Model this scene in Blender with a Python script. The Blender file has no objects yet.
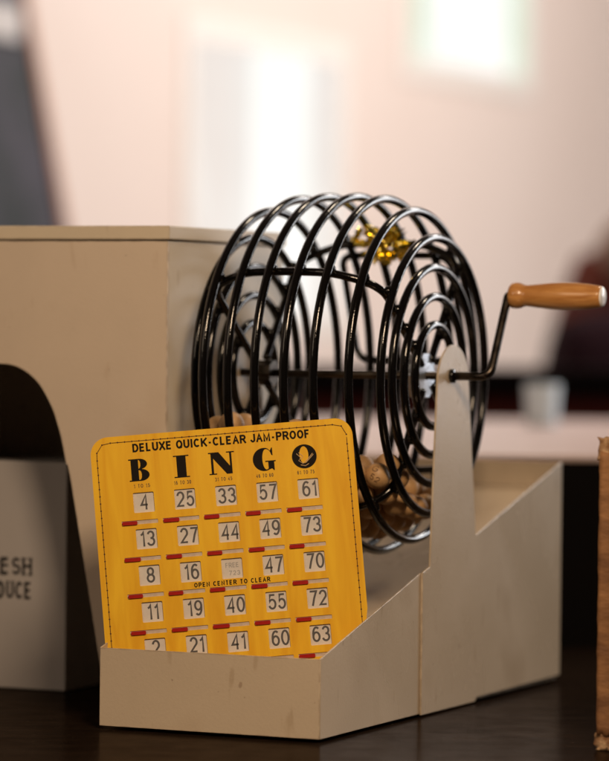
import bpy, bmesh, math, random
from mathutils import Vector, Matrix, Quaternion
random.seed(7)
SC = bpy.context.scene
COL = SC.collection
R = math.radians

# ------------------------------------------------------------------ helpers
def world_of(o):
    m = o.matrix_basis.copy()
    if o.parent:
        m = world_of(o.parent) @ o.matrix_parent_inverse @ m
    return m

def tag(o, label=None, cat=None, group=None, kind=None):
    if label: o['label'] = label
    if cat: o['category'] = cat
    if group: o['group'] = group
    if kind: o['kind'] = kind
    return o

def empty(name, loc, label, cat, group=None):
    o = bpy.data.objects.new(name, None)
    COL.objects.link(o)
    o.location = loc
    o.empty_display_size = .02
    return tag(o, label, cat, group)

def mesh_from(bm, smooth=False):
    bmesh.ops.recalc_face_normals(bm, faces=bm.faces)
    me = bpy.data.meshes.new('mesh')
    bm.to_mesh(me); bm.free()
    if smooth:
        for p in me.polygons: p.use_smooth = True
    return me

def place(name, me, mat, parent=None, bevel=0, autosmooth=False, recenter=True):
    """links a mesh given in world coordinates; its origin goes to its own centre"""
    me.name = name
    o = bpy.data.objects.new(name, me)
    COL.objects.link(o)
    if recenter and len(me.vertices):
        xs = [v.co for v in me.vertices]
        c = Vector([(min(v[i] for v in xs) + max(v[i] for v in xs)) / 2 for i in range(3)])
        me.transform(Matrix.Translation(-c)); o.location = c
    if mat:
        me.materials.clear(); me.materials.append(mat)
    if parent:
        o.parent = parent
        o.matrix_parent_inverse = world_of(parent).inverted()
    if bevel:
        b = o.modifiers.new('bevel', 'BEVEL'); b.width = bevel; b.segments = 2
        b.limit_method = 'ANGLE'; b.angle_limit = R(40); b.harden_normals = False
    return o

def add_box(bm, lo, hi):
    vs = [bm.verts.new((x, y, z)) for x in (lo[0], hi[0]) for y in (lo[1], hi[1]) for z in (lo[2], hi[2])]
    for f in ((0,1,3,2),(4,6,7,5),(0,4,5,1),(2,3,7,6),(0,2,6,4),(1,5,7,3)):
        bm.faces.new([vs[i] for i in f])

def box(name, lo, hi, mat, parent=None, bevel=0):
    bm = bmesh.new(); add_box(bm, lo, hi)
    return place(name, mesh_from(bm), mat, parent, bevel)

def add_tube(bm, pts, rad, segs=12, closed=False):
    pts = [Vector(p) for p in pts]; n = len(pts)
    rads = rad if isinstance(rad, (list, tuple)) else [rad] * n
    def tan(i):
        a = pts[(i-1) % n] if (closed or i > 0) else pts[i]
        b = pts[(i+1) % n] if (closed or i < n-1) else pts[i]
        return (b - a).normalized()
    t0 = tan(0); up = Vector((0,0,1)) if abs(t0.z) < .9 else Vector((1,0,0))
    nrm = (up - t0 * up.dot(t0)).normalized()
    rings = []
    prev = t0
    for i in range(n):
        t = tan(i)
        q = prev.rotation_difference(t); nrm = (q @ nrm); nrm = (nrm - t * nrm.dot(t)).normalized(); prev = t
        bn = t.cross(nrm)
        rings.append([bm.verts.new(pts[i] + (nrm * math.cos(2*math.pi*k/segs) + bn * math.sin(2*math.pi*k/segs)) * rads[i]) for k in range(segs)])
    m = n if closed else n - 1
    for i in range(m):
        a, b = rings[i], rings[(i+1) % n]
        for k in range(segs):
            bm.faces.new((a[k], a[(k+1) % segs], b[(k+1) % segs], b[k]))
    if not closed:
        bm.faces.new(rings[0][::-1]); bm.faces.new(rings[-1])

def tube(name, pts, rad, mat, parent=None, segs=12, closed=False):
    bm = bmesh.new(); add_tube(bm, pts, rad, segs, closed)
    return place(name, mesh_from(bm, True), mat, parent)

def add_lathe(bm, origin, axis, prof, segs=40):
    """prof: list of (distance along axis, radius)"""
    ax = Vector(axis).normalized(); up = Vector((0,0,1)) if abs(ax.z) < .9 else Vector((0,1,0))
    u = (up - ax * up.dot(ax)).normalized(); w = ax.cross(u); rings = []
    for s, r in prof:
        rings.append([bm.verts.new(Vector(origin) + ax*s + (u*math.cos(2*math.pi*k/segs) + w*math.sin(2*math.pi*k/segs))*max(r,1e-5)) for k in range(segs)])
    for a, b in zip(rings, rings[1:]):
        for k in range(segs): bm.faces.new((a[k], a[(k+1)%segs], b[(k+1)%segs], b[k]))
    bm.faces.new(rings[0][::-1]); bm.faces.new(rings[-1])

def lathe(name, origin, axis, prof, mat, parent=None, segs=40):
    bm = bmesh.new(); add_lathe(bm, origin, axis, prof, segs)
    return place(name, mesh_from(bm, True), mat, parent)

def smooth_path(ctrl, per=8):
    c = [Vector(p) for p in ctrl]; out = []
    for i in range(len(c)-1):
        p0 = c[max(i-1,0)]; p1 = c[i]; p2 = c[i+1]; p3 = c[min(i+2,len(c)-1)]
        for k in range(per):
            t = k/per
            out.append(.5*((2*p1)+(-p0+p2)*t+(2*p0-5*p1+4*p2-p3)*t*t+(-p0+3*p1-3*p2+p3)*t**3))
    out.append(c[-1]); return out

def rounded(ctrl, rad, per=6):
    """polyline with rounded corners"""
    c = [Vector(p) for p in ctrl]; out = [c[0]]
    for i in range(1, len(c)-1):
        a = (c[i-1]-c[i]); b = (c[i+1]-c[i]); r = min(rad, a.length*.48, b.length*.48)
        p = c[i]+a.normalized()*r; q = c[i]+b.normalized()*r
        for k in range(per+1):
            t = k/per; out.append(p*(1-t)**2 + c[i]*2*t*(1-t) + q*t*t)
    out.append(c[-1]); return out

def eval_mesh(data):
    o = bpy.data.objects.new('tmp', data); COL.objects.link(o)
    dg = bpy.context.evaluated_depsgraph_get()
    me = bpy.data.meshes.new_from_object(o.evaluated_get(dg))
    bpy.data.objects.remove(o); return me

def shape(loops, depth):
    """flat shape with holes in local XY, z from 0 to depth"""
    cu = bpy.data.curves.new('c', 'CURVE'); cu.dimensions = '2D'; cu.fill_mode = 'BOTH'; cu.extrude = depth/2
    for lp in loops:
        s = cu.splines.new('POLY'); s.points.add(len(lp)-1)
        for p, q in zip(s.points, lp): p.co = (q[0], q[1], 0, 1)
        s.use_cyclic_u = True
    me = eval_mesh(cu); bpy.data.curves.remove(cu)
    me.transform(Matrix.Translation((0,0,depth/2))); return me

def text_mesh(s, depth=.0001, fat=0):
    cu = bpy.data.curves.new('t', 'FONT'); cu.body = s; cu.size = 1; cu.offset = fat; cu.resolution_u = 6
    me = eval_mesh(cu); bpy.data.curves.remove(cu)
    return me

def fit_mesh(me, x0, x1, y0, y1, z=0.0):
    """scale a flat mesh into the rectangle"""
    xs = [v.co.x for v in me.vertices]; ys = [v.co.y for v in me.vertices]
    ax, bx, ay, by = min(xs), max(xs), min(ys), max(ys)
    for v in me.vertices:
        v.co = Vector((x0+(v.co.x-ax)/(bx-ax)*(x1-x0), y0+(v.co.y-ay)/(by-ay)*(y1-y0), z + v.co.z))
    return me

def join(meshes):
    bm = bmesh.new()
    for m in meshes: bm.from_mesh(m)
    me = bpy.data.meshes.new('joined'); bm.to_mesh(me); bm.free(); return me

def rrect(x0, y0, x1, y1, r, n=8):
    out = []
    for cx, cy, a in ((x1-r,y1-r,0),(x0+r,y1-r,90),(x0+r,y0+r,180),(x1-r,y0+r,270)):
        for k in range(n+1):
            t = R(a+90*k/n); out.append((cx+r*math.cos(t), cy+r*math.sin(t)))
    return out

def ell(cx, cy, rx, ry, a0=0, a1=360, n=36):
    return [(cx+rx*math.cos(R(a0+(a1-a0)*k/n)), cy+ry*math.sin(R(a0+(a1-a0)*k/n))) for k in range(n if abs(a1-a0)==360 else n+1)]

def sheet(name, outline, plane, at, thick, mat, parent, bevel=.0004):
    """sheet metal cut to an outline: plane 'YZ' stands at x=at.., 'XZ' at y=at.."""
    me = shape([outline], thick)
    if plane == 'YZ':   # local x->Y, y->Z, z->X
        M = Matrix(((0,0,1,at),(1,0,0,0),(0,1,0,0),(0,0,0,1)))
    else:               # local x->X, y->Z, z->Y
        M = Matrix(((1,0,0,0),(0,0,1,at),(0,1,0,0),(0,0,0,1)))
    me.transform(M)
    bm = bmesh.new(); bm.from_mesh(me); bmesh.ops.remove_doubles(bm, verts=bm.verts, dist=1e-6)
    return place(name, mesh_from(bm), mat, parent, bevel)

# ------------------------------------------------------------------ drawn lettering
def add_stroke(bm, pts, w, z, closed=False, M=None):
    """flat pen stroke of width w along a polyline"""
    P = [Vector((p[0], p[1])) for p in pts]
    P = [p for i, p in enumerate(P) if i == 0 or (p-P[i-1]).length > 1e-7]
    if closed and (P[0]-P[-1]).length < 1e-7: P.pop()
    n = len(P); L = []; Rr = []
    for i in range(n):
        a = P[i]-P[i-1] if (closed or i > 0) else P[i+1]-P[i]
        b = P[(i+1) % n]-P[i] if (closed or i < n-1) else P[i]-P[i-1]
        a = a.normalized(); b = b.normalized()
        na = Vector((-a.y, a.x)); nb = Vector((-b.y, b.x)); m = na+nb
        m = na if m.length < 1e-3 else m.normalized()
        k = min(1/max(m.dot(na), .2), 1.9)
        L.append(P[i]+m*w/2*k); Rr.append(P[i]-m*w/2*k)
    f = M or (lambda x, y, zz: (x, y, zz))
    vl = [bm.verts.new(f(p.x, p.y, z)) for p in L]; vr = [bm.verts.new(f(p.x, p.y, z)) for p in Rr]
    for i in range(n if closed else n-1):
        j = (i+1) % n; bm.faces.new((vr[i], vr[j], vl[j], vl[i]))

def arcp(cx, cy, rx, ry, a0, a1, n=12):
    return [(cx+rx*math.cos(R(a0+(a1-a0)*k/n)), cy+ry*math.sin(R(a0+(a1-a0)*k/n))) for k in range(n+1)]

PEN = {
 'A': (1, [[(0,0),(.5,1),(1,0)], [(.17,.34),(.83,.34)]]),
 'C': (1, [arcp(.52,.5,.52,.5,42,318,18)]),
 'D': (.95, [[(0,0),(0,1),(.42,1)]+arcp(.42,.5,.58,.5,90,-90,14)+[(0,0)]]),
 'E': (.86, [[(1,1),(0,1),(0,0),(1,0)], [(0,.52),(.92,.52)]]),
 'F': (.8, [[(0,0),(0,1),(1,1)], [(0,.5),(.88,.5)]]),
 'G': (1, [arcp(.52,.5,.52,.5,42,300,18)+[(1,.2),(1,.46),(.6,.46)]]),
 'H': (.95, [[(0,0),(0,1)], [(1,0),(1,1)], [(0,.52),(1,.52)]]),
 'I': (.12, [[(.5,0),(.5,1)]]),
 'J': (.72, [[(1,1),(1,.3)]+arcp(.5,.3,.5,.3,0,-180,10)]),
 'K': (.95, [[(0,0),(0,1)], [(1,1),(0,.34)], [(.34,.6),(1,0)]]),
 'L': (.78, [[(0,1),(0,0),(1,0)]]),
 'M': (1.12, [[(0,0),(0,1),(.5,.06),(1,1),(1,0)]]),
 'N': (.95, [[(0,0),(0,1),(1,0),(1,1)]]),
 'O': (1.05, [arcp(.5,.5,.5,.5,90,450,28)]),
 'P': (.88, [[(0,0),(0,1),(.58,1)]+arcp(.6,.73,.4,.27,90,-90,10)+[(0,.46)]]),
 'Q': (1.05, [arcp(.5,.5,.5,.5,90,450,28), [(.6,.26),(1,-.04)]]),
 'R': (.95, [[(0,0),(0,1),(.6,1)]+arcp(.6,.74,.38,.26,90,-90,10)+[(0,.48)], [(.52,.48),(1,0)]]),
 'S': (.9, [arcp(.5,.745,.46,.255,25,250,14)+arcp(.5,.265,.5,.265,72,-155,16)]),
 'T': (.85, [[(0,1),(1,1)], [(.5,1),(.5,0)]]),
 'U': (.95, [[(0,1),(0,.36)]+arcp(.5,.36,.5,.36,180,360,12)+[(1,1)]]),
 'X': (.95, [[(0,0),(1,1)], [(0,1),(1,0)]]),
 'B': (.9, [[(0,0),(0,1),(.55,1)]+arcp(.55,.765,.38,.235,90,-90,8)+[(0,.53)], [(.55,.53)]+arcp(.6,.265,.4,.265,90,-90,8)+[(0,0)]]),
 '-': (.5, [[(0,.38),(1,.38)]]),
 '0': (.8, [arcp(.5,.5,.5,.5,90,450,26)]),
 '1': (.5, [[(0,.76),(.45,.84),(.78,1),(.78,0)]]),
 '2': (.8, [arcp(.5,.70,.47,.30,170,-28,14)+[(.03,0),(1,0)]]),
 '3': (.8, [arcp(.48,.745,.44,.255,165,-72,13)+[(.42,.51)], [(.42,.51)]+arcp(.48,.265,.5,.265,72,-165,14)]),
 '4': (.84, [[(.76,0),(.76,1),(0,.29),(1,.29)]]),
 '5': (.8, [[(.92,1),(.2,1),(.08,.50)]+arcp(.48,.33,.5,.33,138,-160,16)]),
 '6': (.8, [arcp(.54,.5,.52,.5,52,180,9)+[(.02,.33)], arcp(.5,.32,.48,.32,90,450,22)]),
 '7': (.8, [[(0,1),(1,1),(.62,.5),(.36,0)]]),
 '8': (.8, [arcp(.5,.755,.42,.245,90,450,20), arcp(.5,.262,.5,.262,90,450,22)]),
 '9': (.8, [arcp(.46,.5,.52,.5,232,360,9)+[(.98,.67)], arcp(.5,.68,.48,.32,90,450,22)]),
}
def pen_text(s, x0, x1, y0, y1, sw, z=0.0, gap=.30, space=.45, slab=False):
    """capitals and figures drawn with a pen, filling a rectangle; gap and space in letter widths"""
    h = y1-y0-sw; units = 0
    for i, c in enumerate(s):
        units += (space if c == ' ' else PEN[c][0]*.72) + (gap*.72 if i < len(s)-1 else 0)
    extra = 0 if x1 is None else None
    n = sum(1 for c in s if c != ' ')
    u = (x1-x0-n*sw)/units
    bm = bmesh.new(); x = x0; k = 0
    for i, c in enumerate(s):
        if c == ' ': x += (space+gap*.72)*u; continue
        w = PEN[c][0]*.72*u
        for pl in PEN[c][1]:
            pts = [(x+sw/2+p[0]*w, y0+sw/2+p[1]*h) for p in pl]
            closed = len(pts) > 6 and abs(pts[0][0]-pts[-1][0])+abs(pts[0][1]-pts[-1][1]) < 1e-6
            if not closed:      # square ends reach the full height
                for a, b in ((0,1),(-1,-2)):
                    d = Vector((pts[a][0]-pts[b][0], pts[a][1]-pts[b][1]))
                    yy = (pts[a][1]-y0-sw/2)/h
                    if abs(d.x) > 1e-6 and abs(d.y) > abs(d.x)*.5 and (abs(yy) < 1e-4 or abs(yy-1) < 1e-4):
                        e = d.normalized()*(sw/2*abs(d.length/d.y)*.9); pts[a] = (pts[a][0]+e.x, pts[a][1]+e.y)
                    if abs(d.x) < 1e-6:
                        d.normalize(); e = (pts[a][0]+d.x*sw/2, pts[a][1]+d.y*sw/2)
                        pts[a] = e
                        if slab: add_stroke(bm, [(e[0]-sw*1.0, e[1]-d.y*sw*.17), (e[0]+sw*1.0, e[1]-d.y*sw*.17)], sw*.34, z+.003*(k % 7)*abs(sw)); k += 1
            add_stroke(bm, pts, sw, z+.003*(k % 7)*abs(sw), closed); k += 1
        x += w+sw+gap*.72*u
    me = bpy.data.meshes.new('lettering'); bm.to_mesh(me); bm.free(); return me

# ------------------------------------------------------------------ materials
def mat(name, col, rough=.5, metal=0, var=None, vscale=8, bump=0, bscale=60, stretch=(1,1,1), rvar=0, spec=.5, coat=0, detail=4, ramp=(.35,.65)):
    m = bpy.data.materials.new(name); m.use_nodes = True
    nt = m.node_tree; b = nt.nodes['Principled BSDF']
    b.inputs['Base Color'].default_value = (*col, 1); b.inputs['Roughness'].default_value = rough
    b.inputs['Metallic'].default_value = metal; b.inputs['Specular IOR Level'].default_value = spec
    b.inputs['Coat Weight'].default_value = coat; b.inputs['Coat Roughness'].default_value = .1
    if var or bump or rvar:
        tc = nt.nodes.new('ShaderNodeTexCoord'); mp = nt.nodes.new('ShaderNodeMapping')
        mp.inputs['Scale'].default_value = stretch
        nt.links.new(tc.outputs['Object'], mp.inputs['Vector'])
    if var or rvar:
        n = nt.nodes.new('ShaderNodeTexNoise'); n.inputs['Scale'].default_value = vscale; n.inputs['Detail'].default_value = detail
        n.inputs['Roughness'].default_value = .6
        nt.links.new(mp.outputs['Vector'], n.inputs['Vector'])
    if var:
        cr = nt.nodes.new('ShaderNodeValToRGB')
        cr.color_ramp.elements[0].position = ramp[0]; cr.color_ramp.elements[1].position = ramp[1]
        cr.color_ramp.elements[0].color = (*var, 1); cr.color_ramp.elements[1].color = (*col, 1)
        nt.links.new(n.outputs['Fac'], cr.inputs['Fac']); nt.links.new(cr.outputs['Color'], b.inputs['Base Color'])
    if rvar:
        mr = nt.nodes.new('ShaderNodeMapRange'); mr.inputs['To Min'].default_value = rough-rvar; mr.inputs['To Max'].default_value = rough+rvar
        mr.inputs['From Min'].default_value = .3; mr.inputs['From Max'].default_value = .7
        nt.links.new(n.outputs['Fac'], mr.inputs['Value']); nt.links.new(mr.outputs['Result'], b.inputs['Roughness'])
    if bump:
        n2 = nt.nodes.new('ShaderNodeTexNoise'); n2.inputs['Scale'].default_value = bscale; n2.inputs['Detail'].default_value = 3
        nt.links.new(mp.outputs['Vector'], n2.inputs['Vector'])
        bp = nt.nodes.new('ShaderNodeBump'); bp.inputs['Strength'].default_value = bump; bp.inputs['Distance'].default_value = .002
        nt.links.new(n2.outputs['Fac'], bp.inputs['Height']); nt.links.new(bp.outputs['Normal'], b.inputs['Normal'])
    return m

def painted_metal(name, col, rough, dirt, spots=True):
    """beige enamel: cloudy tone, small rust coloured chips, faint orange peel"""
    m = mat(name, col, rough, var=tuple(c*.93 for c in col), vscale=6, bump=.07, bscale=420, rvar=.06, stretch=(1,1,1))
    nt = m.node_tree; b = nt.nodes['Principled BSDF']
    base = b.inputs['Base Color'].links[0].from_socket
    tc = nt.nodes.new('ShaderNodeTexCoord')
    def layer(scale, lo, hi, colr, amt, prev, stretch=(1,1,1)):
        mp = nt.nodes.new('ShaderNodeMapping'); mp.inputs['Scale'].default_value = stretch
        nt.links.new(tc.outputs['Object'], mp.inputs['Vector'])
        n = nt.nodes.new('ShaderNodeTexNoise'); n.inputs['Scale'].default_value = scale; n.inputs['Detail'].default_value = 2
        nt.links.new(mp.outputs['Vector'], n.inputs['Vector'])
        r = nt.nodes.new('ShaderNodeMapRange'); r.inputs['From Min'].default_value = lo; r.inputs['From Max'].default_value = hi
        r.inputs['To Max'].default_value = amt
        nt.links.new(n.outputs['Fac'], r.inputs['Value'])
        mx = nt.nodes.new('ShaderNodeMix'); mx.data_type = 'RGBA'
        nt.links.new(r.outputs['Result'], mx.inputs[0]); nt.links.new(prev, mx.inputs[6]); mx.inputs[7].default_value = (*colr, 1)
        return mx.outputs[2]
    s = layer(55, .745, .775, (.22,.12,.07), .45, base, (1,1,.6))
    s = layer(11, .60, .76, dirt, .38, s, (1,1,.8))
    s = layer(75, .66, .74, dirt, .35, s, (1,1,.25))
    s = layer(170, .74, .78, (.20,.12,.07), .5, s)
    bv = nt.nodes.new('ShaderNodeBevel'); bv.samples = 4; bv.inputs['Radius'].default_value = .0020
    ge = nt.nodes.new('ShaderNodeNewGeometry'); dt = nt.nodes.new('ShaderNodeVectorMath'); dt.operation = 'DOT_PRODUCT'
    nt.links.new(bv.outputs['Normal'], dt.inputs[0]); nt.links.new(ge.outputs['Normal'], dt.inputs[1])
    e = nt.nodes.new('ShaderNodeMapRange'); e.inputs['From Min'].default_value = .985; e.inputs['From Max'].default_value = .90
    nt.links.new(dt.outputs['Value'], e.inputs['Value'])
    wn = nt.nodes.new('ShaderNodeTexNoise'); wn.inputs['Scale'].default_value = 70; wn.inputs['Detail'].default_value = 3
    nt.links.new(tc.outputs['Object'], wn.inputs['Vector'])
    wr = nt.nodes.new('ShaderNodeMapRange'); wr.inputs['From Min'].default_value = .42; wr.inputs['From Max'].default_value = .56; wr.inputs['To Max'].default_value = .6
    nt.links.new(wn.outputs['Fac'], wr.inputs['Value'])
    mu = nt.nodes.new('ShaderNodeMath'); mu.operation = 'MULTIPLY'
    nt.links.new(e.outputs['Result'], mu.inputs[0]); nt.links.new(wr.outputs['Result'], mu.inputs[1])
    mx = nt.nodes.new('ShaderNodeMix'); mx.data_type = 'RGBA'; mx.inputs[7].default_value = (.14,.085,.05,1)
    nt.links.new(mu.outputs[0], mx.inputs[0]); nt.links.new(s, mx.inputs[6])
    nt.links.new(mx.outputs[2], b.inputs['Base Color'])
    return m

def wood(name, c1, c2, scale, stretch, rough=.35, coat=.2):
    m = mat(name, c1, rough, coat=coat)
    nt = m.node_tree; b = nt.nodes['Principled BSDF']
    tc = nt.nodes.new('ShaderNodeTexCoord'); mp = nt.nodes.new('ShaderNodeMapping'); mp.inputs['Scale'].default_value = stretch
    n = nt.nodes.new('ShaderNodeTexNoise'); n.inputs['Scale'].default_value = scale; n.inputs['Detail'].default_value = 6; n.inputs['Distortion'].default_value = .6
    cr = nt.nodes.new('ShaderNodeValToRGB'); cr.color_ramp.elements[0].position = .32; cr.color_ramp.elements[1].position = .68
    cr.color_ramp.elements[0].color = (*c2,1); cr.color_ramp.elements[1].color = (*c1,1)
    nt.links.new(tc.outputs['Object'], mp.inputs['Vector']); nt.links.new(mp.outputs['Vector'], n.inputs['Vector'])
    nt.links.new(n.outputs['Fac'], cr.inputs['Fac']); nt.links.new(cr.outputs['Color'], b.inputs['Base Color'])
    return m

def glow(name, col, col2, strength, scale=3):
    """a glowing pane: daylit glass, and the painted falloff of its glow"""
    m = bpy.data.materials.new(name); m.use_nodes = True; nt = m.node_tree
    nt.nodes.remove(nt.nodes['Principled BSDF'])
    e = nt.nodes.new('ShaderNodeEmission'); e.inputs['Strength'].default_value = strength
    tc = nt.nodes.new('ShaderNodeTexCoord'); n = nt.nodes.new('ShaderNodeTexNoise'); n.inputs['Scale'].default_value = scale; n.inputs['Detail'].default_value = 3
    cr = nt.nodes.new('ShaderNodeValToRGB'); cr.color_ramp.elements[0].position = .38; cr.color_ramp.elements[1].position = .6
    cr.color_ramp.elements[0].color = (*col2,1); cr.color_ramp.elements[1].color = (*col,1)
    nt.links.new(tc.outputs['Object'], n.inputs['Vector']); nt.links.new(n.outputs['Fac'], cr.inputs['Fac'])
    nt.links.new(cr.outputs['Color'], e.inputs['Color']); nt.links.new(e.outputs[0], nt.nodes['Material Output'].inputs['Surface'])
    return m

BEIGE = painted_metal('beige_enamel', (.61,.505,.38), .29, (.36,.255,.15))
BOXM = painted_metal('taupe_enamel', (.66,.55,.44), .40, (.50,.38,.27))
BOXSIDE = painted_metal('beige_box_enamel', (.66,.57,.44), .46, (.40,.30,.19))
DARKGAP = mat('dark_seam', (.02,.016,.012), .8)
BLACK = mat('black_vinyl', (.0035,.003,.003), .11, bump=.08, bscale=260, spec=.42)
STEEL = mat('dark_steel', (.10,.085,.07), .34, metal=1, var=(.05,.04,.035), vscale=60, rvar=.1)
SILVER = mat('silver_plastic', (.46,.50,.56), .28, metal=.7, bump=.3, bscale=300)
HANDLE = wood('varnished_handle_wood', (.62,.31,.10), (.42,.175,.045), 9, (3,30,30), .3, .5)
CREAM = mat('handle_end_white', (.95,.95,.95), .25)
BALLW = wood('ball_wood', (.60,.37,.18), (.46,.27,.115), 60, (1,1,3), .5, .0)
INK = mat('black_ink', (.012,.009,.007), .6, spec=.08)
GREYINK = mat('grey_number_ink', (.075,.07,.07), .5)
PALEINK = mat('pale_grey_ink', (.3,.29,.28), .5)
STITCH = mat('dark_stitch', (.07,.022,.008), .7)
RED = mat('red_plastic', (.46,.012,.008), .55, spec=.15, var=(.32,.008,.006), vscale=90)
WHITEP = mat('white_shutter', (.74,.69,.64), .2, var=(.64,.59,.54), vscale=45, coat=.6)
SLOTW = mat('pale_slot_plastic', (.66,.55,.46), .3, var=(.46,.37,.30), vscale=70)
YELLOW = wood('yellow_grained_card', (.87,.52,.024), (.75,.385,.013), 11, (9,.9,1), .5, .0)
YELLOW.node_tree.nodes['Principled BSDF'].inputs['Specular IOR Level'].default_value = .2
TABLE = bpy.data.materials.new('dark_brown_table_top'); TABLE.use_nodes = True
def _table():
    nt = TABLE.node_tree; nt.nodes.remove(nt.nodes['Principled BSDF'])
    tc = nt.nodes.new('ShaderNodeTexCoord'); mp = nt.nodes.new('ShaderNodeMapping'); mp.inputs['Scale'].default_value = (3,14,1)
    n = nt.nodes.new('ShaderNodeTexNoise'); n.inputs['Scale'].default_value = 5; n.inputs['Detail'].default_value = 6
    cr = nt.nodes.new('ShaderNodeValToRGB'); cr.color_ramp.elements[0].position = .35; cr.color_ramp.elements[1].position = .7
    cr.color_ramp.elements[0].color = (.008,.0048,.0032,1); cr.color_ramp.elements[1].color = (.017,.0105,.0068,1)
    d = nt.nodes.new('ShaderNodeBsdfDiffuse'); g = nt.nodes.new('ShaderNodeBsdfGlossy'); g.inputs['Roughness'].default_value = .17
    g.inputs['Color'].default_value = (1,.86,.74,1)
    n2 = nt.nodes.new('ShaderNodeTexNoise'); n2.inputs['Scale'].default_value = 38; n2.inputs['Detail'].default_value = 5
    bp = nt.nodes.new('ShaderNodeBump'); bp.inputs['Strength'].default_value = .05; bp.inputs['Distance'].default_value = .002
    mr = nt.nodes.new('ShaderNodeMapRange'); mr.inputs['From Min'].default_value = .3; mr.inputs['From Max'].default_value = .7
    mr.inputs['To Min'].default_value = .065; mr.inputs['To Max'].default_value = .095
    mx = nt.nodes.new('ShaderNodeMixShader'); L = nt.links.new
    L(tc.outputs['Object'], mp.inputs['Vector']); L(mp.outputs['Vector'], n.inputs['Vector']); L(n.outputs['Fac'], cr.inputs['Fac'])
    n3 = nt.nodes.new('ShaderNodeTexNoise'); n3.inputs['Scale'].default_value = 420; n3.inputs['Detail'].default_value = 1
    L(tc.outputs['Object'], n3.inputs['Vector'])
    m3 = nt.nodes.new('ShaderNodeMapRange'); m3.inputs['From Min'].default_value = .74; m3.inputs['From Max'].default_value = .80; m3.inputs['To Max'].default_value = .6
    L(n3.outputs['Fac'], m3.inputs['Value'])
    x3 = nt.nodes.new('ShaderNodeMix'); x3.data_type = 'RGBA'; x3.inputs[7].default_value = (.16,.13,.10,1)
    L(m3.outputs['Result'], x3.inputs[0]); L(cr.outputs['Color'], x3.inputs[6]); L(x3.outputs[2], d.inputs['Color']); L(tc.outputs['Object'], n2.inputs['Vector']); L(n2.outputs['Fac'], bp.inputs['Height'])
    L(bp.outputs['Normal'], g.inputs['Normal']); L(n2.outputs['Fac'], mr.inputs['Value']); L(mr.outputs['Result'], mx.inputs[0])
    L(d.outputs[0], mx.inputs[1]); L(g.outputs[0], mx.inputs[2]); L(mx.outputs[0], nt.nodes['Material Output'].inputs['Surface'])
_table()
GOLD = mat('gold_foil', (1,.80,.16), .15, metal=1)
CARTON = mat('pale_produce_carton', (.46,.43,.42), .6, var=(.42,.39,.38), vscale=5)
CARTONINK = mat('carton_ink', (.02,.018,.018), .6)

# ================================================================== bingo machine
AY, AZ = .2695, .2928            # turning axis of the cage
XR, XL = -.014, -.188            # end planes of the cage
machine = empty('bingo_machine', (-.1, .27, 0), 'black wire bingo cage with wooden crank on a beige metal tray base', 'bingo cage')

# ---- tray (sheet metal)
tray = box('tray_floor', (-.1985,.002,.003), (-.0015,.5515,.0045), BEIGE, machine)
fw = sheet('front_wall', [(-.1996,.003),(-.0004,.003),(-.0004,.0676),(-.1996,.0676)], 'XZ', 0, .0016, BEIGE, machine, .0005)
def cheek(x, t):
    return sheet('front_side_wall', [(.0006,.003),(.2105,.003),(.2105,.1242),(.0006,.0678)], 'YZ', x, t, BEIGE, machine, .0005)
cheek(-.0016, .0016); cheek(-.2, .0016)
arc = [(AY+.0055+.0362*math.cos(R(a)), .2865+.0335*math.sin(R(a))) for a in range(4,177,8)]
side = [(.2095,.002),(.335,.002),(.338,.0055),(.553,.0065),(.553,.2084),(.3338,.1508),(.3322,.1516)] + arc + [(.2262,.1288),(.2095,.1242)]
sheet('side_panel', side, 'YZ', .0002, .0018, BEIGE, machine, .0005)
sheet('side_panel', side, 'YZ', -.2020, .0018, BEIGE, machine, .0005)
box('rear_wall', (-.1999,.5512,.0065), (-.0001,.5528,.2078), BEIGE, machine, .0004)
# sloped ramp for the balls
bm = bmesh.new()
pr_ = [(.2,.046),(.5,.165),(.5508,.186),(.5508,.1845),(.5,.1635),(.2,.0445)]
va = [bm.verts.new((-.1982,y,z)) for y,z in pr_]; vb = [bm.verts.new((-.0018,y,z)) for y,z in pr_]
for i in range(6): bm.faces.new((va[i],va[(i+1)%6],vb[(i+1)%6],vb[i]))
for q in (va,vb):
    bm.faces.new((q[0],q[1],q[4],q[5])); bm.faces.new((q[1],q[2],q[3],q[4]))
place('ramp', mesh_from(bm), BEIGE, machine)
# bearings where the axle goes through the uprights
lathe('bearing', (.0018,AY,AZ), (1,0,0), [(0,.0062),(.003,.0062),(.0036,.0052)], BLACK, machine, 24)
lathe('bearing', (-.2018,AY,AZ), (-1,0,0), [(0,.0062),(.003,.0062),(.0036,.0052)], BLACK, machine, 24)

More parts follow.
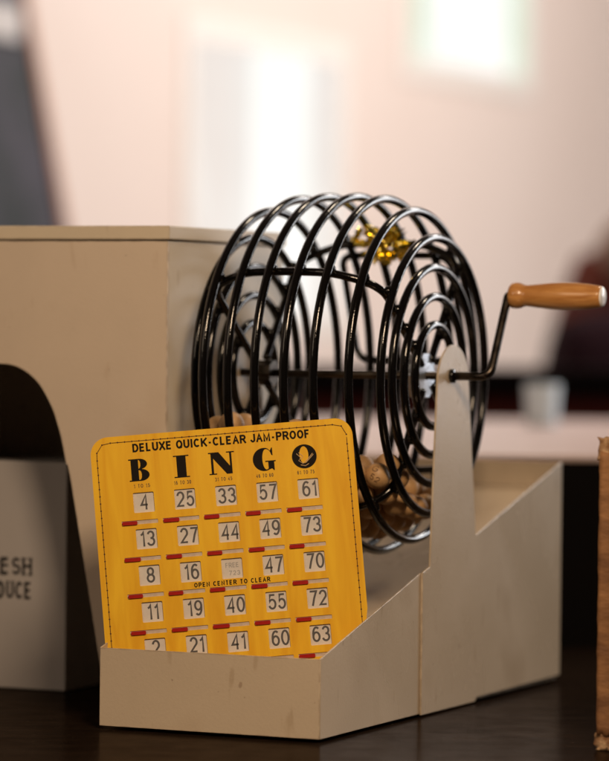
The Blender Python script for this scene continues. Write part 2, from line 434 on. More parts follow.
# ---- cage
prof_x = [-.014,-.014,-.014,-.014,-.033,-.061,-.0875,-.1145,-.141,-.169,-.188,-.188,-.188,-.188]
prof_r = [.0445,.069,.0945,.1205,.1440,.1545,.1565,.1565,.1545,.1440,.1205,.0945,.069,.0445]
WR = .0038
cage = empty('wire_cage', ((XL+XR)/2, AY, AZ), None, None); del_keys = None
cage.parent = machine; cage.matrix_parent_inverse = world_of(machine).inverted()
for x, r in zip(prof_x, prof_r):
    n = 96 if r > .06 else 60
    tw = random.uniform(-.0008,.0008)
    pts = [(x + tw*math.cos(2*math.pi*k/n+1.3), AY+r*math.cos(2*math.pi*k/n), AZ+r*math.sin(2*math.pi*k/n)) for k in range(n)]
    tube('wire_ring', pts, WR, BLACK, cage, 14, True)
def rib_path(ang):
    c, s = math.cos(ang), math.sin(ang); off = .0072
    def P(x, r): return (x, AY - r*c, AZ + r*s)
    half = [P(XR-off,.016),P(XR-off,.05),P(XR-off,.09),P(XR-off,.112),P(XR-off-.0042,.1245),P(-.036,.1340),P(-.061,.1448),P(-.0875,.1471)]
    lh = [P(XL+off,.016),P(XL+off,.05),P(XL+off,.09),P(XL+off,.112),P(XL+off+.0042,.1245),P(-.166,.1340),P(-.141,.1448),P(-.1145,.1471)]
    return smooth_path(half + lh[::-1], 7)
for a in (37, 127, 217, 307):
    bm = bmesh.new(); add_tube(bm, rib_path(R(a)), .0035, 12)
    for x, r in zip(prof_x, prof_r):        # weld beads where it crosses the rings
        c_, s_ = math.cos(R(a)), math.sin(R(a)); cap_ = r < .13
        xx = x + (0 if not cap_ else (-.0037 if x > -.1 else .0037)); rr_ = r - (0 if cap_ else .0037)
        res = bmesh.ops.create_uvsphere(bm, u_segments=10, v_segments=7, radius=.0045)
        for v in res['verts']:
            v.co = v.co*random.uniform(.92,1.1) + Vector((xx, AY-rr_*c_, AZ+rr_*s_))
    place('wire_rib', mesh_from(bm, True), BLACK, cage)
# hatch on the far side of the cage: a wire loop with round corners
def shell(x, ang, r=.1448):
    return (x, AY - r*math.cos(ang), AZ + r*math.sin(ang))
loop = []
a0, a1, x0, x1 = R(138), R(176), -.158, -.05
for cx, ca, s in ((x1-.014,a1-.09,0),(x0+.014,a1-.09,90),(x0+.014,a0+.09,180),(x1-.014,a0+.09,270)):
    for k in range(7):
        t = R(s+15*k); loop.append(shell(cx+.014*math.cos(t), ca+.09*math.sin(t), .1605))
tube('hatch_wire', loop, .0033, BLACK, cage, 10, True)
# hubs: scalloped silver collars
for xh, sg in ((XR-.0135, 1),(XL+.0135,-1)):
    lp = []
    for k in range(96):
        t = 2*math.pi*k/96; rr = (.0195 if sg > 0 else .011) + .0006*math.cos(10*t); lp.append((rr*math.cos(t), rr*math.sin(t)))
    me = shape([lp], .013)
    me.transform(Matrix(((0,0,1,xh-.0065),(1,0,0,AY),(0,1,0,AZ),(0,0,0,1))))
    bm = bmesh.new(); bm.from_mesh(me); bmesh.ops.remove_doubles(bm, verts=bm.verts, dist=1e-6)
    place('hub', mesh_from(bm), SILVER if sg > 0 else STEEL, cage, .002)

# ---- axle, crank and handle
tube('axle', [(-.21,AY,AZ),(-.1,AY,AZ),(.004,AY,AZ)], .0034, STEEL, machine, 16)
HY, HZ = .3109, .3640
crank = tube('crank_arm', rounded([(.003,AY,AZ),(.0383,AY,AZ),(.0383,HY,HZ),(.044,HY,HZ)], .011, 8), .0037, STEEL, machine, 16)
hp = [(0,.0096),(.0012,.0111),(.005,.0116),(.0085,.0112),(.0115,.0100),(.0135,.0093),(.0165,.0094),(.025,.0104),(.037,.0116),(.048,.0121),(.060,.0120),(.072,.0111),(.078,.0102),(.0825,.0095),(.0845,.0088)]
hd = lathe('crank_handle', (.0411,HY,HZ-.0003), (1,0,-.006), hp, HANDLE, machine, 48)
lathe('end_cap', (.1250,HY,HZ-.0008), (1,0,-.006), [(0,.0086),(.0011,.0086),(.0018,.0076)], CREAM, hd, 40)

# ================================================================== wooden balls
BALLS = [(-468,-138,-983),(-1147,6,-1184),(-313,448,-1101),(-1707,-408,-826),(-1010,-726,-1140),(-1391,-268,-1311),(-484,-799,-998),(-1633,-238,-697),(-656,246,-1316),(-1011,-532,-845),(-477,117,-1270),(-1121,-1124,-743),(-1520,614,-1130),(-667,-927,-967),(-428,84,-983),(-1346,-721,-906),(-313,-616,-771),(-1707,-1091,-474),(-969,23,-1046),(-760,-10,-967),(-875,-227,-1328),(-1264,543,-1034),(-1106,-1233,-546),(-1192,-374,-1292),(-313,231,-1163),(-1314,-489,-851),(-1489,-348,-832),(-1085,30,-853),(-1051,-234,-1186),(-593,-5,-1120),(-889,-1030,-869),(-1548,400,-1208),(-1188,169,-1335),(-1003,-41,-1351),(-1135,-130,-1004),(-1707,497,-1080),(-890,-1258,-482),(-650,-16,-1338),(-1515,-753,-760),(-1331,135,-1150),(-1341,-1088,-781),(-1563,-374,-1209),(-1527,-1114,-636),(-313,-218,-1126),(-313,-451,-1100),(-1350,-695,-617),(-794,156,-1123),(-1707,-444,-1050),(-466,-125,-1264),(-1149,-397,-728),(-811,378,-1089),(-1493,-123,-852),(-1333,304,-930),(-1511,-213,-1058),(-495,-562,-894),(-1184,-652,-764),(-1352,508,-1239),(-513,417,-1001),(-633,-1002,-508),(-1235,-872,-775),(-1412,-916,-642),(-471,-347,-1224),(-1536,-981,-819),(-1314,-140,-1141),(-677,-522,-1023),(-591,-40,-820),(-1508,-986,-449),(-1707,21,-1188),(-665,-710,-898),(-877,-870,-1028),(-1326,-1204,-588),(-1274,138,-789),(-1707,-661,-987),(-685,-732,-1122),(-1137,574,-1219),(-800,-576,-775),(-1707,-463,-607),(-973,-425,-1282),(-1376,-495,-1243),(-1239,341,-1132),(-976,-685,-682),(-1039,-764,-907),(-1170,-179,-786),(-1707,-215,-944),(-1520,-1211,-432),(-1707,-836,-845),(-1193,-830,-1059),(-1217,-1007,-575),(-1707,-47,-793),(-892,-199,-1029),(-1088,368,-1298),(-1171,-584,-1213),(-1149,-792,-583),(-313,-827,-853),(-836,111,-1341),(-1707,246,-1163),(-1707,314,-948),(-948,-145,-816),(-1509,236,-1055),(-805,-377,-1139),(-1146,165,-1023),(-1550,-585,-1130),(-813,-60,-1188),(-1509,12,-1080),(-1425,-421,-1036),(-1505,102,-872),(-1320,-244,-941),(-487,-969,-836),(-638,-848,-719),(-998,-1033,-524),(-1707,89,-973),(-1507,-544,-675),(-1314,4,-967),(-484,365,-1225),(-1536,-99,-1274),(-1003,180,-1205),(-839,-404,-917),(-1199,-152,-1336),(-865,333,-1305),(-863,-648,-988),(-1338,-284,-677),(-914,542,-1235),(-1022,-923,-720),(-1707,-981,-672),(-641,-413,-808),(-580,217,-1084),(-495,-362,-1000),(-1536,-809,-990),(-1033,422,-1085),(-642,-492,-1245),(-1707,-770,-591),(-1707,-625,-764),(-519,578,-1158),(-1518,-575,-899),(-313,5,-1161),(-1531,134,-1274),(-905,-1161,-686),(-723,-214,-878),(-313,-651,-995),(-782,-743,-581),(-938,236,-969),(-1172,-600,-987),(-647,-223,-1091),(-1354,-697,-1144),(-313,-416,-877),(-650,-245,-1316),(-1203,-391,-1067),(-815,-960,-635),(-1707,-204,-1170),(-698,-1197,-604),(-843,-817,-808),(-1352,14,-1339),(-925,-369,-711),(-681,-1078,-795),(-1051,-320,-916),(-686,462,-1258),(-1104,-985,-921),(-1374,293,-1306),(-1358,-942,-952),(-1512,448,-976),(-996,-482,-1065),(-841,-593,-1208),(-493,-613,-1127)]
BR = .0113
bm = bmesh.new(); bmesh.ops.create_uvsphere(bm, u_segments=24, v_segments=14, radius=BR)
ball_mesh = mesh_from(bm, True); ball_mesh.name = 'bingo_ball'; ball_mesh.materials.append(BALLW)
target = Vector((-.040, .183, .2207))
best = min(range(len(BALLS)), key=lambda i: (Vector((BALLS[i][0]/1e4, BALLS[i][1]/1e4+AY, BALLS[i][2]/1e4+AZ))-target).length)
for i, b in enumerate(BALLS):
    o = bpy.data.objects.new('bingo_ball', ball_mesh); COL.objects.link(o)
    o.location = (b[0]/1e4, b[1]/1e4+AY, b[2]/1e4+AZ)
    o.rotation_euler = (random.uniform(0,6), random.uniform(0,6), random.uniform(0,6))
    tag(o, 'plain tan wooden ball in the heap at the bottom of the black wire cage', 'bingo ball', 'wooden balls heaped in the cage')
    if i == best:
        o.rotation_euler = (0,0,0)
        o['label'] = 'tan wooden ball lettered G, topmost beside the right edge of the yellow card'
        del o['group']
        # lettering wrapped round the ball, facing the front
        fwd = Vector((.30,-.93,.20)).normalized(); rt = Vector((.93,.30,0)).normalized(); up = rt.cross(fwd) * -1
        up = fwd.cross(rt) * -1 if up.z < 0 else up
        q = Quaternion(fwd, R(-32)); rt = q @ rt; up = q @ up
        if up.z < 0: up = -up
        me = join([pen_text('G', -.0075,-.0010,.0006,.0076,.0007), pen_text('52', -.0046,.0056,-.0078,-.0014,.0007)])
        bm = bmesh.new(); bm.from_mesh(me); bmesh.ops.subdivide_edges(bm, edges=bm.edges, cuts=1); bmesh.ops.triangulate(bm, faces=bm.faces)
        for v in bm.verts:
            d = fwd*BR + rt*v.co.x + up*v.co.y
            v.co = o.location + d.normalized()*(BR+.00012)
        place('lettering', mesh_from(bm), mat('ball_ink',(.10,.05,.025),.6), o)

# ================================================================== gold tinsel clump on the far top rib
gc = Vector((-.094, .338, .4105))
bm = bmesh.new()
for k in range(170):
    d = Vector((random.gauss(0,.45), random.gauss(0,.5), random.gauss(0,.42)))
    if d.length > 1: d.normalize()
    c = gc + Vector((d.x*.029, d.y*.018, d.z*.019))
    s = random.uniform(.0028,.0058)
    q = Quaternion((random.gauss(0,1),random.gauss(0,1),random.gauss(0,1),random.gauss(0,1))).normalized()
    pts = [q @ Vector((-s,-s*.6,0)), q @ Vector((s,-s*.5,s*.25)), q @ Vector((s*.8,s*.6,0)), q @ Vector((-s*.9,s*.5,s*.2))]
    top = [bm.verts.new(c+p) for p in pts]; nrm = q @ Vector((0,0,.0003)); bot = [bm.verts.new(c+p-nrm) for p in pts]
    bm.faces.new(top); bm.faces.new(bot[::-1])
    for i in range(4): bm.faces.new((top[i],bot[i],bot[(i+1)%4],top[(i+1)%4]))
g = place('gold_tinsel', mesh_from(bm), GOLD)
tag(g, 'glittering gold foil clump caught on the upper far side of the wire cage', 'tinsel')

# ================================================================== yellow bingo card
ex = Vector((.9026,.4201,.0934)).normalized(); ez = Vector((.4084,-.9046,.1219)); ez = (ez - ex*ez.dot(ex)).normalized(); ey = ez.cross(ex)
O = Vector((-.2237,.0231,.2392))
MC = Matrix(((ex.x,ey.x,ez.x,O.x),(ex.y,ey.y,ez.y,O.y),(ex.z,ey.z,ez.z,O.z),(0,0,0,1)))
card = empty('bingo_card', (0,0,0), 'yellow bingo card with red slide tabs leaning in the tray before the cage', 'bingo card')
card.matrix_basis = MC
mm = .001
def cpart(name, me, m, parent=card):
    """card parts are drawn in millimetres: x right from the left edge, y up, z towards the viewer"""
    me.transform(Matrix.Scale(mm, 4)); me.transform(MC)
    return place_oriented(name, me, m, parent)
def place_oriented(name, me, m, parent):
    # keep the mesh axes of the card so that the grain follows it
    me.transform(MC.inverted()); me.name = name
    o = bpy.data.objects.new(name, me); COL.objects.link(o)
    me.materials.clear(); me.materials.append(m)
    xs = [v.co for v in me.vertices]; c = Vector([(min(v[i] for v in xs)+max(v[i] for v in xs))/2 for i in range(3)])
    me.transform(Matrix.Translation(-c))
    o.matrix_basis = MC @ Matrix.Translation(c)
    o.parent = parent; o.matrix_parent_inverse = world_of(parent).inverted(); return o
CW, CH, TH = 219.4, 233, 2.4
nums = [['4','25','33','57','61'],['13','27','44','49','73'],['8','16','F','47','70'],['11','19','40','55','72'],['2','21','41','60','63']]
wx = [41.3 + 34.4*i for i in range(5)]; wy = [-(56.8 + 30.5*j) for j in range(5)]
holes = []
for j in range(5):
    for i in range(5):
        holes.append(rrect(wx[i]-8.7, wy[j]-8.4, wx[i]+8.7, wy[j]+8.4, 1.0, 3)[::-1])
        sx, sy = wx[i]-4.6, wy[j]-16.2
        holes.append(rrect(sx-15.2, sy-1.75, sx+15.2, sy+1.6, .5, 2)[::-1])
outer = rrect(0, -CH, CW, 0, 15, 10)
def taper(p): return (p[0]-max(0,-160-p[1])*.17*max(0,p[0]/CW), p[1])
outer = [taper(p) for p in outer] + [(CW, -160)]
me = shape([outer] + holes, TH); me.transform(Matrix.Translation((0,0,-TH)))
face = cpart('card_face', me, YELLOW)
me = shape([[taper(p) for p in rrect(.2,-CH+.2,CW-.2,-.2,15,10)]+[(CW-.2,-160)]], 1.2); me.transform(Matrix.Translation((0,0,-TH-1.45)))
cpart('backing_board', me, mat('brown_backing',(.30,.15,.03),.6,var=(.24,.11,.02)))
for j in range(5):
    for i in range(5):
        x, y = wx[i], wy[j]
        me = shape([rrect(x-8.9,y-8.6,x+8.9,y+8.6,.8,2)], .4); me.transform(Matrix.Translation((0,0,-1.9)))
        w = cpart('number_window', me, WHITEP)
        s = nums[j][i]
        if s == 'F':
            a = pen_text('FREE', x-5.4,x+5.6,y+.8,y+4.8,.55,-1.45); b = pen_text('723', x-3.0,x+6.4,y-5.6,y-1.8,.55,-1.45)
            cpart('lettering', join([a,b]), PALEINK, w)
        else:
            jx = random.uniform(-.4,.4); jy = random.uniform(-.4,.4)
            wd = [4.6 if c == '1' else 7.0 for c in s]; gap = 1.0
            tot = sum(wd)+gap*(len(s)-1); xx = x + .6 - tot/2 + jx; ms = []
            for c, wc in zip(s, wd):
                ms.append(pen_text(c, xx, xx+wc, y-6.2+jy, y+6.8+jy, 1.68, -1.45)); xx += wc+gap
            me = join(ms)
            cpart('number', me, GREYINK, w)
        sx, sy = x-4.6, y-16.2
        me = shape([rrect(sx-15.3,sy-2.0,sx+15.3,sy+2.0,.4,2)], .4); me.transform(Matrix.Translation((0,0,-1.1)))
        slot = cpart('slide_slot', me, SLOTW)
        tx = sx - 15.0 + random.uniform(0,.8)
        prof = rrect(tx-.2, sy-2.0, tx+13.0+random.uniform(-1.2,.8), sy+1.0, .8, 3)
        me = shape([prof], 2.6); me.transform(Matrix.Translation((0,0,-1.2)))
        cpart('slide_tab', me, RED, slot)
# printing on the face
Z = .03
def plain(s, x0, x1, y0, y1, fat=0.0):
    # struck three times with a hair of shift, like heavy lettering
    k = fat * 9
    return join([fit_mesh(text_mesh(s), x0+d, x1-k+d, y0, y1, Z+i*.004) for i, d in enumerate((0, k/2, k))])
cpart('heading', pen_text('DELUXE QUICK-CLEAR JAM-PROOF', 35.2,183.8,-14.6,-7.3,1.58,Z,.18,.42), INK)
for x, t in zip(wx, ('1 TO 15','16 TO 30','31 TO 45','46 TO 60','61 TO 75')):
    cpart('column_range', pen_text(t, x-8.2 if len(t) > 7 else x-7.4, x+6.2, -44.5, -41.3, .5, Z, .36, .5), mat('range_ink',(.07,.035,.01),.6))
cpart('centre_instruction', pen_text('OPEN CENTER TO CLEAR', 77.5,141.0,-131.3,-127.3,.85,Z,.36,.5), INK)
I_ = [(0,0),(.66,0),(.66,.055),(.53,.055),(.53,.945),(.66,.945),(.66,1),(0,1),(0,.945),(.13,.945),(.13,.055),(0,.055)]
N_ = [(0,0),(.32,0),(.32,.055),(.2,.055),(.2,.72),(.74,0),(.98,0),(.98,.945),(1.1,.945),(1.1,1),(.76,1),(.76,.945),(.89,.945),(.89,.36),(.44,1),(0,1),(0,.945),(.1,.945),(.1,.055),(0,.055)]
B_o = [(0,0),(.5,0)] + ell(.52,.27,.40,.27,-90,80,14) + ell(.48,.765,.36,.235,-60,90,14) + [(0,1),(0,.945),(.1,.945),(.1,.055),(0,.055)]
B_h1 = [(.44,.06),(.48,.06)] + ell(.48,.27,.09,.21,-80,80,8) + [(.44,.49)]
B_h2 = [(.44,.56),(.46,.56)] + ell(.46,.755,.075,.185,-80,80,8) + [(.44,.945)]
G_ = [(.86,1.0),(.9,1.0),(.9,.66),(.86,.66)] + ell(.60,.62,.24,.33,18,90,7) + ell(.60,.5,.17,.45,90,270,16) + [(.68,.09),(.68,.38),(.55,.38),(.55,.435),(1.02,.435),(1.02,.38),(.95,.38),(.95,.0),(.91,.0),(.84,.08)] + ell(.5,.5,.5,.51,-62,-270,24) + ell(.56,.6,.30,.41,80,40,5)
def letter(loops, x0, x1, y0, y1):
    me = shape(loops, .04); return fit_mesh(me, x0, x1, y0, y1, Z)
YB, YT = -38.9, -20.2
cpart('letter_b', letter([B_o, B_h1[::-1], B_h2[::-1]], 30.9,47.9,YB,YT), INK)
cpart('letter_i', letter([I_], 68.4,81.4,YB,YT), INK)
cpart('letter_n', letter([N_], 97.7,119.5,YB,YT), INK)
cpart('letter_g', letter([G_], 134.6,153.6,YB-.3,YT+.4), INK)
ooo = cpart('letter_o', letter([ell(0,0,1,1,0,360,48), ell(-.02,.14,.36,.70,0,360,32)[::-1]], 167.3,188.0,YB-.9,YT+.6), INK)
# the small pale line emblem over the lower half of the O
bm = bmesh.new()
for pl in ([(171.3,-27),(174.5,-30.5),(172.8,-33),(176.2,-35.5)],[(173.2,-26.2),(176.4,-29.4),(174.9,-32)],[(176.2,-35.5),(179.5,-33.2),(184.6,-27.6)],[(178.8,-34.8),(185.4,-28.4)],[(174.2,-36.6),(178,-37.6),(181,-36)]):
    add_tube(bm, [(x,y,Z+.06) for x,y in pl], .32, 6)
cpart('emblem', mesh_from(bm), mat('pale_emblem_ink',(.62,.42,.22),.5), ooo)
# stitching round the rim: a thread of short stitches with darker holes
ins = 5.2
path = rrect(ins, -CH+ins, CW-ins, -ins, 9, 5)
# chamfered look of the photo's corners, even stitches along it
segs = []; P2 = path + [path[0]]
bm = bmesh.new(); acc = 0
pts = []
for (xa,ya),(xb,yb) in zip(P2, P2[1:]):
    L = math.hypot(xb-xa,yb-ya); n = max(1,int(L/1.0))
    for k in range(n): pts.append((xa+(xb-xa)*k/n, ya+(yb-ya)*k/n))
st = 6
for k in range(0, len(pts)-st, st):
    a, b = pts[k], pts[k+st]
    if a[0] > CW/2 and a[1] < -175: continue
    d = Vector((b[0]-a[0], b[1]-a[1],0)); L = d.length; d.normalize()
    p = [(a[0],a[1],Z-.1),(a[0]+d.x*L*.2,a[1]+d.y*L*.2,Z+.1),(a[0]+d.x*L*.8,a[1]+d.y*L*.8,Z+.1),(b[0],b[1],Z-.1)]
    add_tube(bm, p, [.2,.3,.3,.2], 6)
    bmesh.ops.create_circle(bm, cap_ends=True, segments=8, radius=.75, matrix=Matrix.Translation((a[0],a[1],Z+.02)))
cpart('stitching', mesh_from(bm), STITCH)

# ================================================================== tall metal box with the arched opening
bx = empty('metal_box', (-.389,.3,0), 'tall beige metal box with a lid and an arched opening, left of the wire cage', 'metal box')
X1, X0, Y0, Y1, H = -.2195, -.5590, .158, .398, .4075
half = [(-.3891,.2990),(-.3688,.2966),(-.3485,.2845),(-.3332,.2627),(-.3235,.2370),(-.3176,.2126),(-.3124,.1951),(-.286,.0566),(-.2755,.001)]
half = [(p.x,p.z) for p in smooth_path([(x,0,z) for x,z in half], 6)]
mid = -.3891
front = [(X1,.001)] + [(X1,H),(X0,H),(X0,.001)] + [(2*mid-x, z) for x,z in half[::-1]][:-1] + half
sheet('front_panel', front, 'XZ', Y0, .002, BOXM, bx, .0006)
sheet('side_panel', [(Y0+.0022,.001),(Y1,.001),(Y1,H),(Y0+.0022,H)], 'YZ', X1-.0019, .002, BOXSIDE, bx, .0006)
sheet('side_panel', [(Y0+.0022,.001),(Y1,.001),(Y1,H),(Y0+.0022,H)], 'YZ', X0-.0001, .002, BOXSIDE, bx, .0006)
box('back_panel', (X0+.002,Y1-.002,.001), (X1-.002,Y1-.0002,H), BOXM, bx)
box('lid_seam', (X0+.001,Y0+.001,H), (X1-.001,Y1-.001,H+.0013), DARKGAP, bx)
box('lid', (X0-.0022,Y0-.0022,H+.0013), (X1+.0022,Y1+.0022,H+.0135), BOXSIDE, bx, .0012)

# ================================================================== produce carton standing in the opening
ct = empty('produce_carton', (-.45,.30,0), 'pale grey carton printed with produce lettering, standing inside the arched opening', 'carton')
box('carton_body', (-.545,.2385,.0005), (-.3598,.385,.2085), CARTON, ct, .0012)
def on_carton(me):
    for v in me.vertices: v.co = Vector((v.co.x, .2385-.0003-v.co.z*30, v.co.y))
    return me
place('lettering', join([on_carton(pen_text('FRESH', -.3948-.0545,-.3948,.1050,.1206,.0025,0,.30,.4,True)), on_carton(pen_text('PRODUCE', -.3948-.0640,-.3948,.0832,.0987,.0023,0,.30,.4,True))]), CARTONINK, ct)

# ================================================================== worn brown block of a book at the right edge
bk = empty('worn_book', (.26,.10,0), 'tattered brown book with a frayed torn spine standing at the right edge of the table', 'book')
LEATHER = mat('worn_brown_leather', (.34,.165,.065), .65, var=(.17,.075,.03), vscale=22, bump=.6, bscale=70, stretch=(1,1,2.5))
FRAY = mat('frayed_paper', (.50,.34,.2), .9, var=(.22,.10,.04), vscale=120, bump=.8, bscale=200)
def rough_block(name, lo, hi, nz, amp, m, top_amp, edge=.004):
    bm = bmesh.new(); loops = []
    nx, ny = 10, 6
    base = [(lo[0]+(hi[0]-lo[0])*i/nx, lo[1]) for i in range(nx)] + [(hi[0], lo[1]+(hi[1]-lo[1])*i/ny) for i in range(ny)] + [(hi[0]-(hi[0]-lo[0])*i/nx, hi[1]) for i in range(nx)] + [(lo[0], hi[1]-(hi[1]-lo[1])*i/ny) for i in range(ny)]
    cx, cy = (lo[0]+hi[0])/2, (lo[1]+hi[1])/2
    wob = [random.uniform(-1,1) for _ in range(nz+1)]
    for k in range(nz+1):
        z = lo[2]+(hi[2]-lo[2])*k/nz; ring = []
        ends = max(0, 1-min(k, nz-k)/2.5)
        for (x,y) in base:
            a = amp*(1+2.2*ends)
            fx = x + random.uniform(-a,a) + wob[k]*amp*.8 + (cx-x)*.02*ends; fy = y + random.uniform(-a,a)
            fz = z + (random.uniform(-top_amp,top_amp) if k in (nz,) else 0) + (random.uniform(0,top_amp*.6) if k == 0 else 0)
            ring.append(bm.verts.new((fx,fy,fz)))
        loops.append(ring)
    n = len(base)
    for a, b in zip(loops, loops[1:]):
        for i in range(n): bm.faces.new((a[i],a[(i+1)%n],b[(i+1)%n],b[i]))
    c = bm.verts.new((cx,cy,hi[2]-.004)); d = bm.verts.new((cx,cy,lo[2]+.002))
    for i in range(n):
        bm.faces.new((loops[-1][i],loops[-1][(i+1)%n],c)); bm.faces.new((loops[0][(i+1)%n],loops[0][i],d))
    o = place(name, mesh_from(bm, True), m, bk); return o
rough_block('spine', (.2115,.066,.012), (.2405,.110,.238), 34, .0004, LEATHER, .001)
rough_block('torn_top', (.2100,.067,.230), (.2400,.109,.2490), 8, .0005, FRAY, .0014)
rough_block('torn_foot', (.2105,.067,.0003), (.2405,.109,.014), 6, .0009, FRAY, .002)
box('cover', (.2408,.064,.003), (.40,.068,.246), LEATHER, bk, .001)
box('cover', (.2408,.108,.003), (.40,.112,.246), LEATHER, bk, .001)
box('pages', (.2408,.0682,.006), (.395,.1078,.242), mat('old_pages',(.5,.4,.26),.9,var=(.4,.3,.18),stretch=(1,60,1)), bk)

# ================================================================== the table and the room
YAW = R(24.3043); CAM = Vector((1.14226532,-2.56621566,.34077053))
fwd = Vector((-math.sin(YAW), math.cos(YAW), 0)); rgt = Vector((math.cos(YAW), math.sin(YAW), 0))
def room(name, lo, hi, m, parent=None, bevel=0):
    """box in room axes: x to the right of the view line, y away from the camera stand, z up"""
    bm = bmesh.new(); add_box(bm, (0,0,0), (hi[0]-lo[0],hi[1]-lo[1],hi[2]-lo[2]))
    me = mesh_from(bm); me.name = name
    o = bpy.data.objects.new(name, me); COL.objects.link(o); me.materials.append(m)
    o.location = Vector((CAM.x,CAM.y,0)) + rgt*lo[0] + fwd*lo[1] + Vector((0,0,lo[2])); o.rotation_euler = (0,0,YAW)
    if parent: o.parent = parent; o.matrix_parent_inverse = world_of(parent).inverted()
    if bevel:
        b = o.modifiers.new('bevel','BEVEL'); b.width = bevel; b.segments = 2
    return o
tag(room('table_top', (-1.3,1.9,-.04), (1.3,3.66,0), TABLE, None, .004), kind='structure')
FLOORM = mat('dark_floor', (.06,.045,.035), .5, var=(.04,.03,.025), vscale=2)
tag(box('floor', (-2.2,-5,-.80), (7,11,-.76), FLOORM), kind='structure')
WALLM = mat('pink_plaster', (.80,.685,.625), .8, var=(.775,.65,.585), vscale=1.2)
wl = tag(box('wall', (-2.35,-5,-.76), (-2.15,11,2.9), WALLM), kind='structure')
tag(box('wall', (-2.35,11.0,-.76), (7,11.2,2.9), WALLM), kind='structure')
CEIL = mat('ceiling_paint', (.22,.19,.17), .9)
tag(box('ceiling', (-2.15,-5,2.9), (7,11,3.0), CEIL), kind='structure')
# daylit windows let into the pink wall
FRAMEW = mat('white_window_frame', (.85,.80,.75), .5)
def window(y0, y1, z0, z1, panes, fr=.05):
    bm = bmesh.new()
    add_box(bm, (-2.149,y0,z0),(-2.144,y0+fr,z1)); add_box(bm, (-2.149,y1-fr,z0),(-2.144,y1,z1))
    add_box(bm, (-2.149,y0+fr,z1-fr),(-2.144,y1-fr,z1)); add_box(bm, (-2.149,y0+fr,z0),(-2.144,y1-fr,z0+fr))
    w = place('window', mesh_from(bm), FRAMEW, wl)
    for a, b, m in panes: box('pane', (-2.149,a,z0+fr),(-2.145,b,z1-fr), m, w)
    return w
day = glow('daylit_pane', (1,.98,.94), (.94,.95,.90), 1.12, 2)
dim = glow('pane_glow_halo', (.93,.86,.80), (.88,.79,.73), 1.0, 4)  # faint outer halo of the window glow, put into the pane colour
green = glow('green_garden_pane', (.86,.92,.78), (.70,.80,.62), 1.0, 5)
half = glow('pane_glow_falloff', (.95,.91,.86), (.88,.82,.77), 1.0, 4)  # middle step of the glow's soft edge, put into the pane colour
window(4.08, 4.95, .30, .985, [(4.13,4.32,dim),(4.32,4.42,half),(4.42,4.72,day),(4.72,4.80,half),(4.80,4.90,dim)])
window(5.27, 6.17, .93, 1.75, [(5.32,5.44,green),(5.44,5.98,day),(5.98,6.12,green)])
# slanting panel leaning by the wall at the left
lp = empty('leaning_panel', (-2.1,3.4,.3), 'dark slate panel with a thin tan edge leaning against the pink wall', 'panel')
SL = mat('slate_panel', (.028,.034,.038), .6, var=(.06,.058,.075), vscale=6)
SH = -.075
out = [(2.9,.3),(3.63,.3),(3.545,.52),(3.375,.955),(3.30,1.15),(2.9,1.15)]
sheet('board', [(a+SH,b) for a,b in out], 'YZ', -2.13, .02, SL, lp, .002)
sheet('tan_edge', [(a+SH,b) for a,b in [(3.631,.3),(3.655,.3),(3.57,.52),(3.40,.955),(3.325,1.15),(3.301,1.15),(3.376,.955),(3.546,.52)]], 'YZ', -2.131, .028, mat('tan_edge',(.42,.2,.12),.6), lp, .002)
box('pale_strip', (-2.109,2.95,.865), (-2.10,3.29,.93), mat('pale_strip',(.6,.56,.54),.6), lp)
# pale counter behind the table
cn = empty('counter', tuple(Vector((CAM.x,CAM.y,-.76))+fwd*4.5), 'long pale pink counter with a black front behind the bingo machine', 'counter')
room('counter_top', (-1.6,3.80,.190), (1.6,5.2,.1955), mat('pale_pink_laminate',(.70,.54,.50),.35,var=(.64,.48,.44),vscale=3), cn, .001)
room('counter_front', (-1.55,3.805,-.76), (1.55,5.15,.1895), mat('black_counter_front',(.006,.005,.005),.8,spec=.05), cn)
# cup on the counter
cpos = Vector((-.5705,2.035,.1957))
cup = lathe('cup', cpos, (0,0,1), [(0,.021),(.002,.0225),(.03,.0235),(.056,.0252),(.058,.0254),(.0575,.024),(.03,.0215),(.006,.019)], mat('bluish_white_cup',(.60,.72,.80),.4), None, 40)
tag(cup, 'bluish white cup standing on the pale counter behind the crank', 'cup')
# low dark partition behind the counter
lw = empty('partition', tuple(Vector((CAM.x,CAM.y,-.76))+fwd*6), 'long low dark brown partition behind the pale counter', 'partition')
room('partition_panel', (-2.0,6.0,-.76), (1.8,6.06,.235), mat('maroon_panel',(.06,.012,.010),.9,spec=.05), lw)
room('top_rail', (-2.0,5.97,.235), (1.8,6.09,.262), mat('black_rail',(.006,.004,.004),.9,spec=.05), lw)
room('upper_band', (-2.0,5.985,.212), (1.8,5.9995,.2345), mat('black_band',(.007,.004,.004),.9,spec=.05), lw)
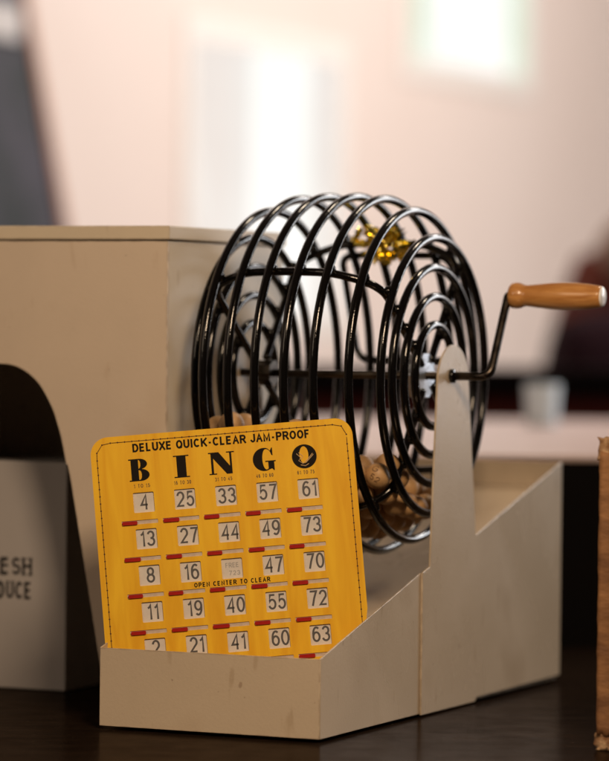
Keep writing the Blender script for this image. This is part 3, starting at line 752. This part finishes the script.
# upholstered chair at the right, far behind
ch = empty('armchair', tuple(Vector((CAM.x,CAM.y,-.76))+fwd*7.4+rgt*.75), 'dark armchair with a rounded maroon back and brown top at the right edge', 'armchair')
def cushion(name, c, s, m, seed=1):
    bm = bmesh.new(); bmesh.ops.create_cube(bm, size=2); bmesh.ops.subdivide_edges(bm, edges=bm.edges, cuts=5, use_grid_fill=True)
    for v in bm.verts:
        p = v.co.copy(); q = p.normalized()*1.25; w = p.lerp(q, .55)
        v.co = Vector((CAM.x,CAM.y,0)) + rgt*(c[0]+w.x*s[0]) + fwd*(c[1]+w.y*s[1]) + Vector((0,0,c[2]+w.z*s[2]))
    return place(name, mesh_from(bm, True), m, ch)
cushion('backrest', (.86,7.5,.24), (.30,.10,.26), mat('maroon_upholstery',(.12,.036,.026),.95,spec=.05))
cushion('head_pad', (.92,7.46,.485), (.27,.10,.09), mat('brown_leather_pad',(.20,.10,.06),.6))
cushion('arm', (.66,7.3,.19), (.15,.22,.16), mat('navy_black_cloth',(.016,.007,.009),.95,spec=.03))
cushion('seat', (.85,7.2,-.28), (.28,.28,.10), bpy.data.materials['navy_black_cloth'])
cushion('base', (.85,7.3,-.57), (.27,.26,.17), bpy.data.materials['navy_black_cloth'])

# ================================================================== light
def area(name, loc, target, size, power, col, size_y=None):
    l = bpy.data.lights.new(name, 'AREA'); l.energy = power; l.color = col; l.size = size
    if size_y: l.shape = 'RECTANGLE'; l.size_y = size_y
    o = bpy.data.objects.new(name, l); COL.objects.link(o); o.location = loc
    o.rotation_euler = (Vector(target)-Vector(loc)).to_track_quat('-Z','Y').to_euler(); return o
area('key_lamp', (.64,-.92,1.08), (-.08,.15,.2), .30, 16.5, (1,.73,.48))
area('front_fill', (-.55,-2.3,1.3), (-.3,.2,.15), .8, 7.5, (1,.77,.55))  # added fill with no fixture behind it, lifts the carton and tray front
area('top_fill', (.5,1.5,2.1), (-.1,.35,.2), .3, 11, (1,.82,.62))  # unseen top light added to brighten the ramp and ring tops
area('side_window_light', (1.5,3.4,1.05), (0,.3,.3), 1.0, 33, (.95,.97,1), 1.3)
area('wall_fill', (.4,4.5,2.6), (-2.15,5.2,.5), 1.6, 190, (1,.93,.88))  # added area light that brightens the pink wall from out of view
area('far_wall_fill', (3,7.5,2.6), (3,11,.8), 2.0, 260, (1,.93,.88))  # added to brighten the unseen far wall that the upright reflects
w = bpy.data.worlds.new('World'); SC.world = w; w.use_nodes = True
w.node_tree.nodes['Background'].inputs['Color'].default_value = (1,.85,.7,1)
w.node_tree.nodes['Background'].inputs['Strength'].default_value = .025

# ================================================================== camera
cd = bpy.data.cameras.new('camera'); cam = bpy.data.objects.new('camera', cd); COL.objects.link(cam); SC.camera = cam
cd.sensor_fit = 'VERTICAL'; cd.sensor_height = 36; cd.lens = 3500/761*36
cd.clip_start = .1; cd.clip_end = 100
pitch, roll = R(1.00013575), R(.61283719)
f = Vector((-math.sin(YAW)*math.cos(pitch), math.cos(YAW)*math.cos(pitch), -math.sin(pitch)))
r = rgt; u = r.cross(f)
r2 = r*math.cos(roll)+u*math.sin(roll); u2 = -r*math.sin(roll)+u*math.cos(roll)
cam.matrix_world = Matrix(((r2.x,u2.x,-f.x,CAM.x),(r2.y,u2.y,-f.y,CAM.y),(r2.z,u2.z,-f.z,CAM.z),(0,0,0,1)))
cd.dof.use_dof = True; cd.dof.focus_distance = 2.90; cd.dof.aperture_fstop = cd.lens/1000/.043
cd.dof.aperture_blades = 0
SC.view_settings.view_transform = 'Standard'; SC.view_settings.look = 'None'; SC.view_settings.gamma = 1
SC.view_settings.exposure = 0
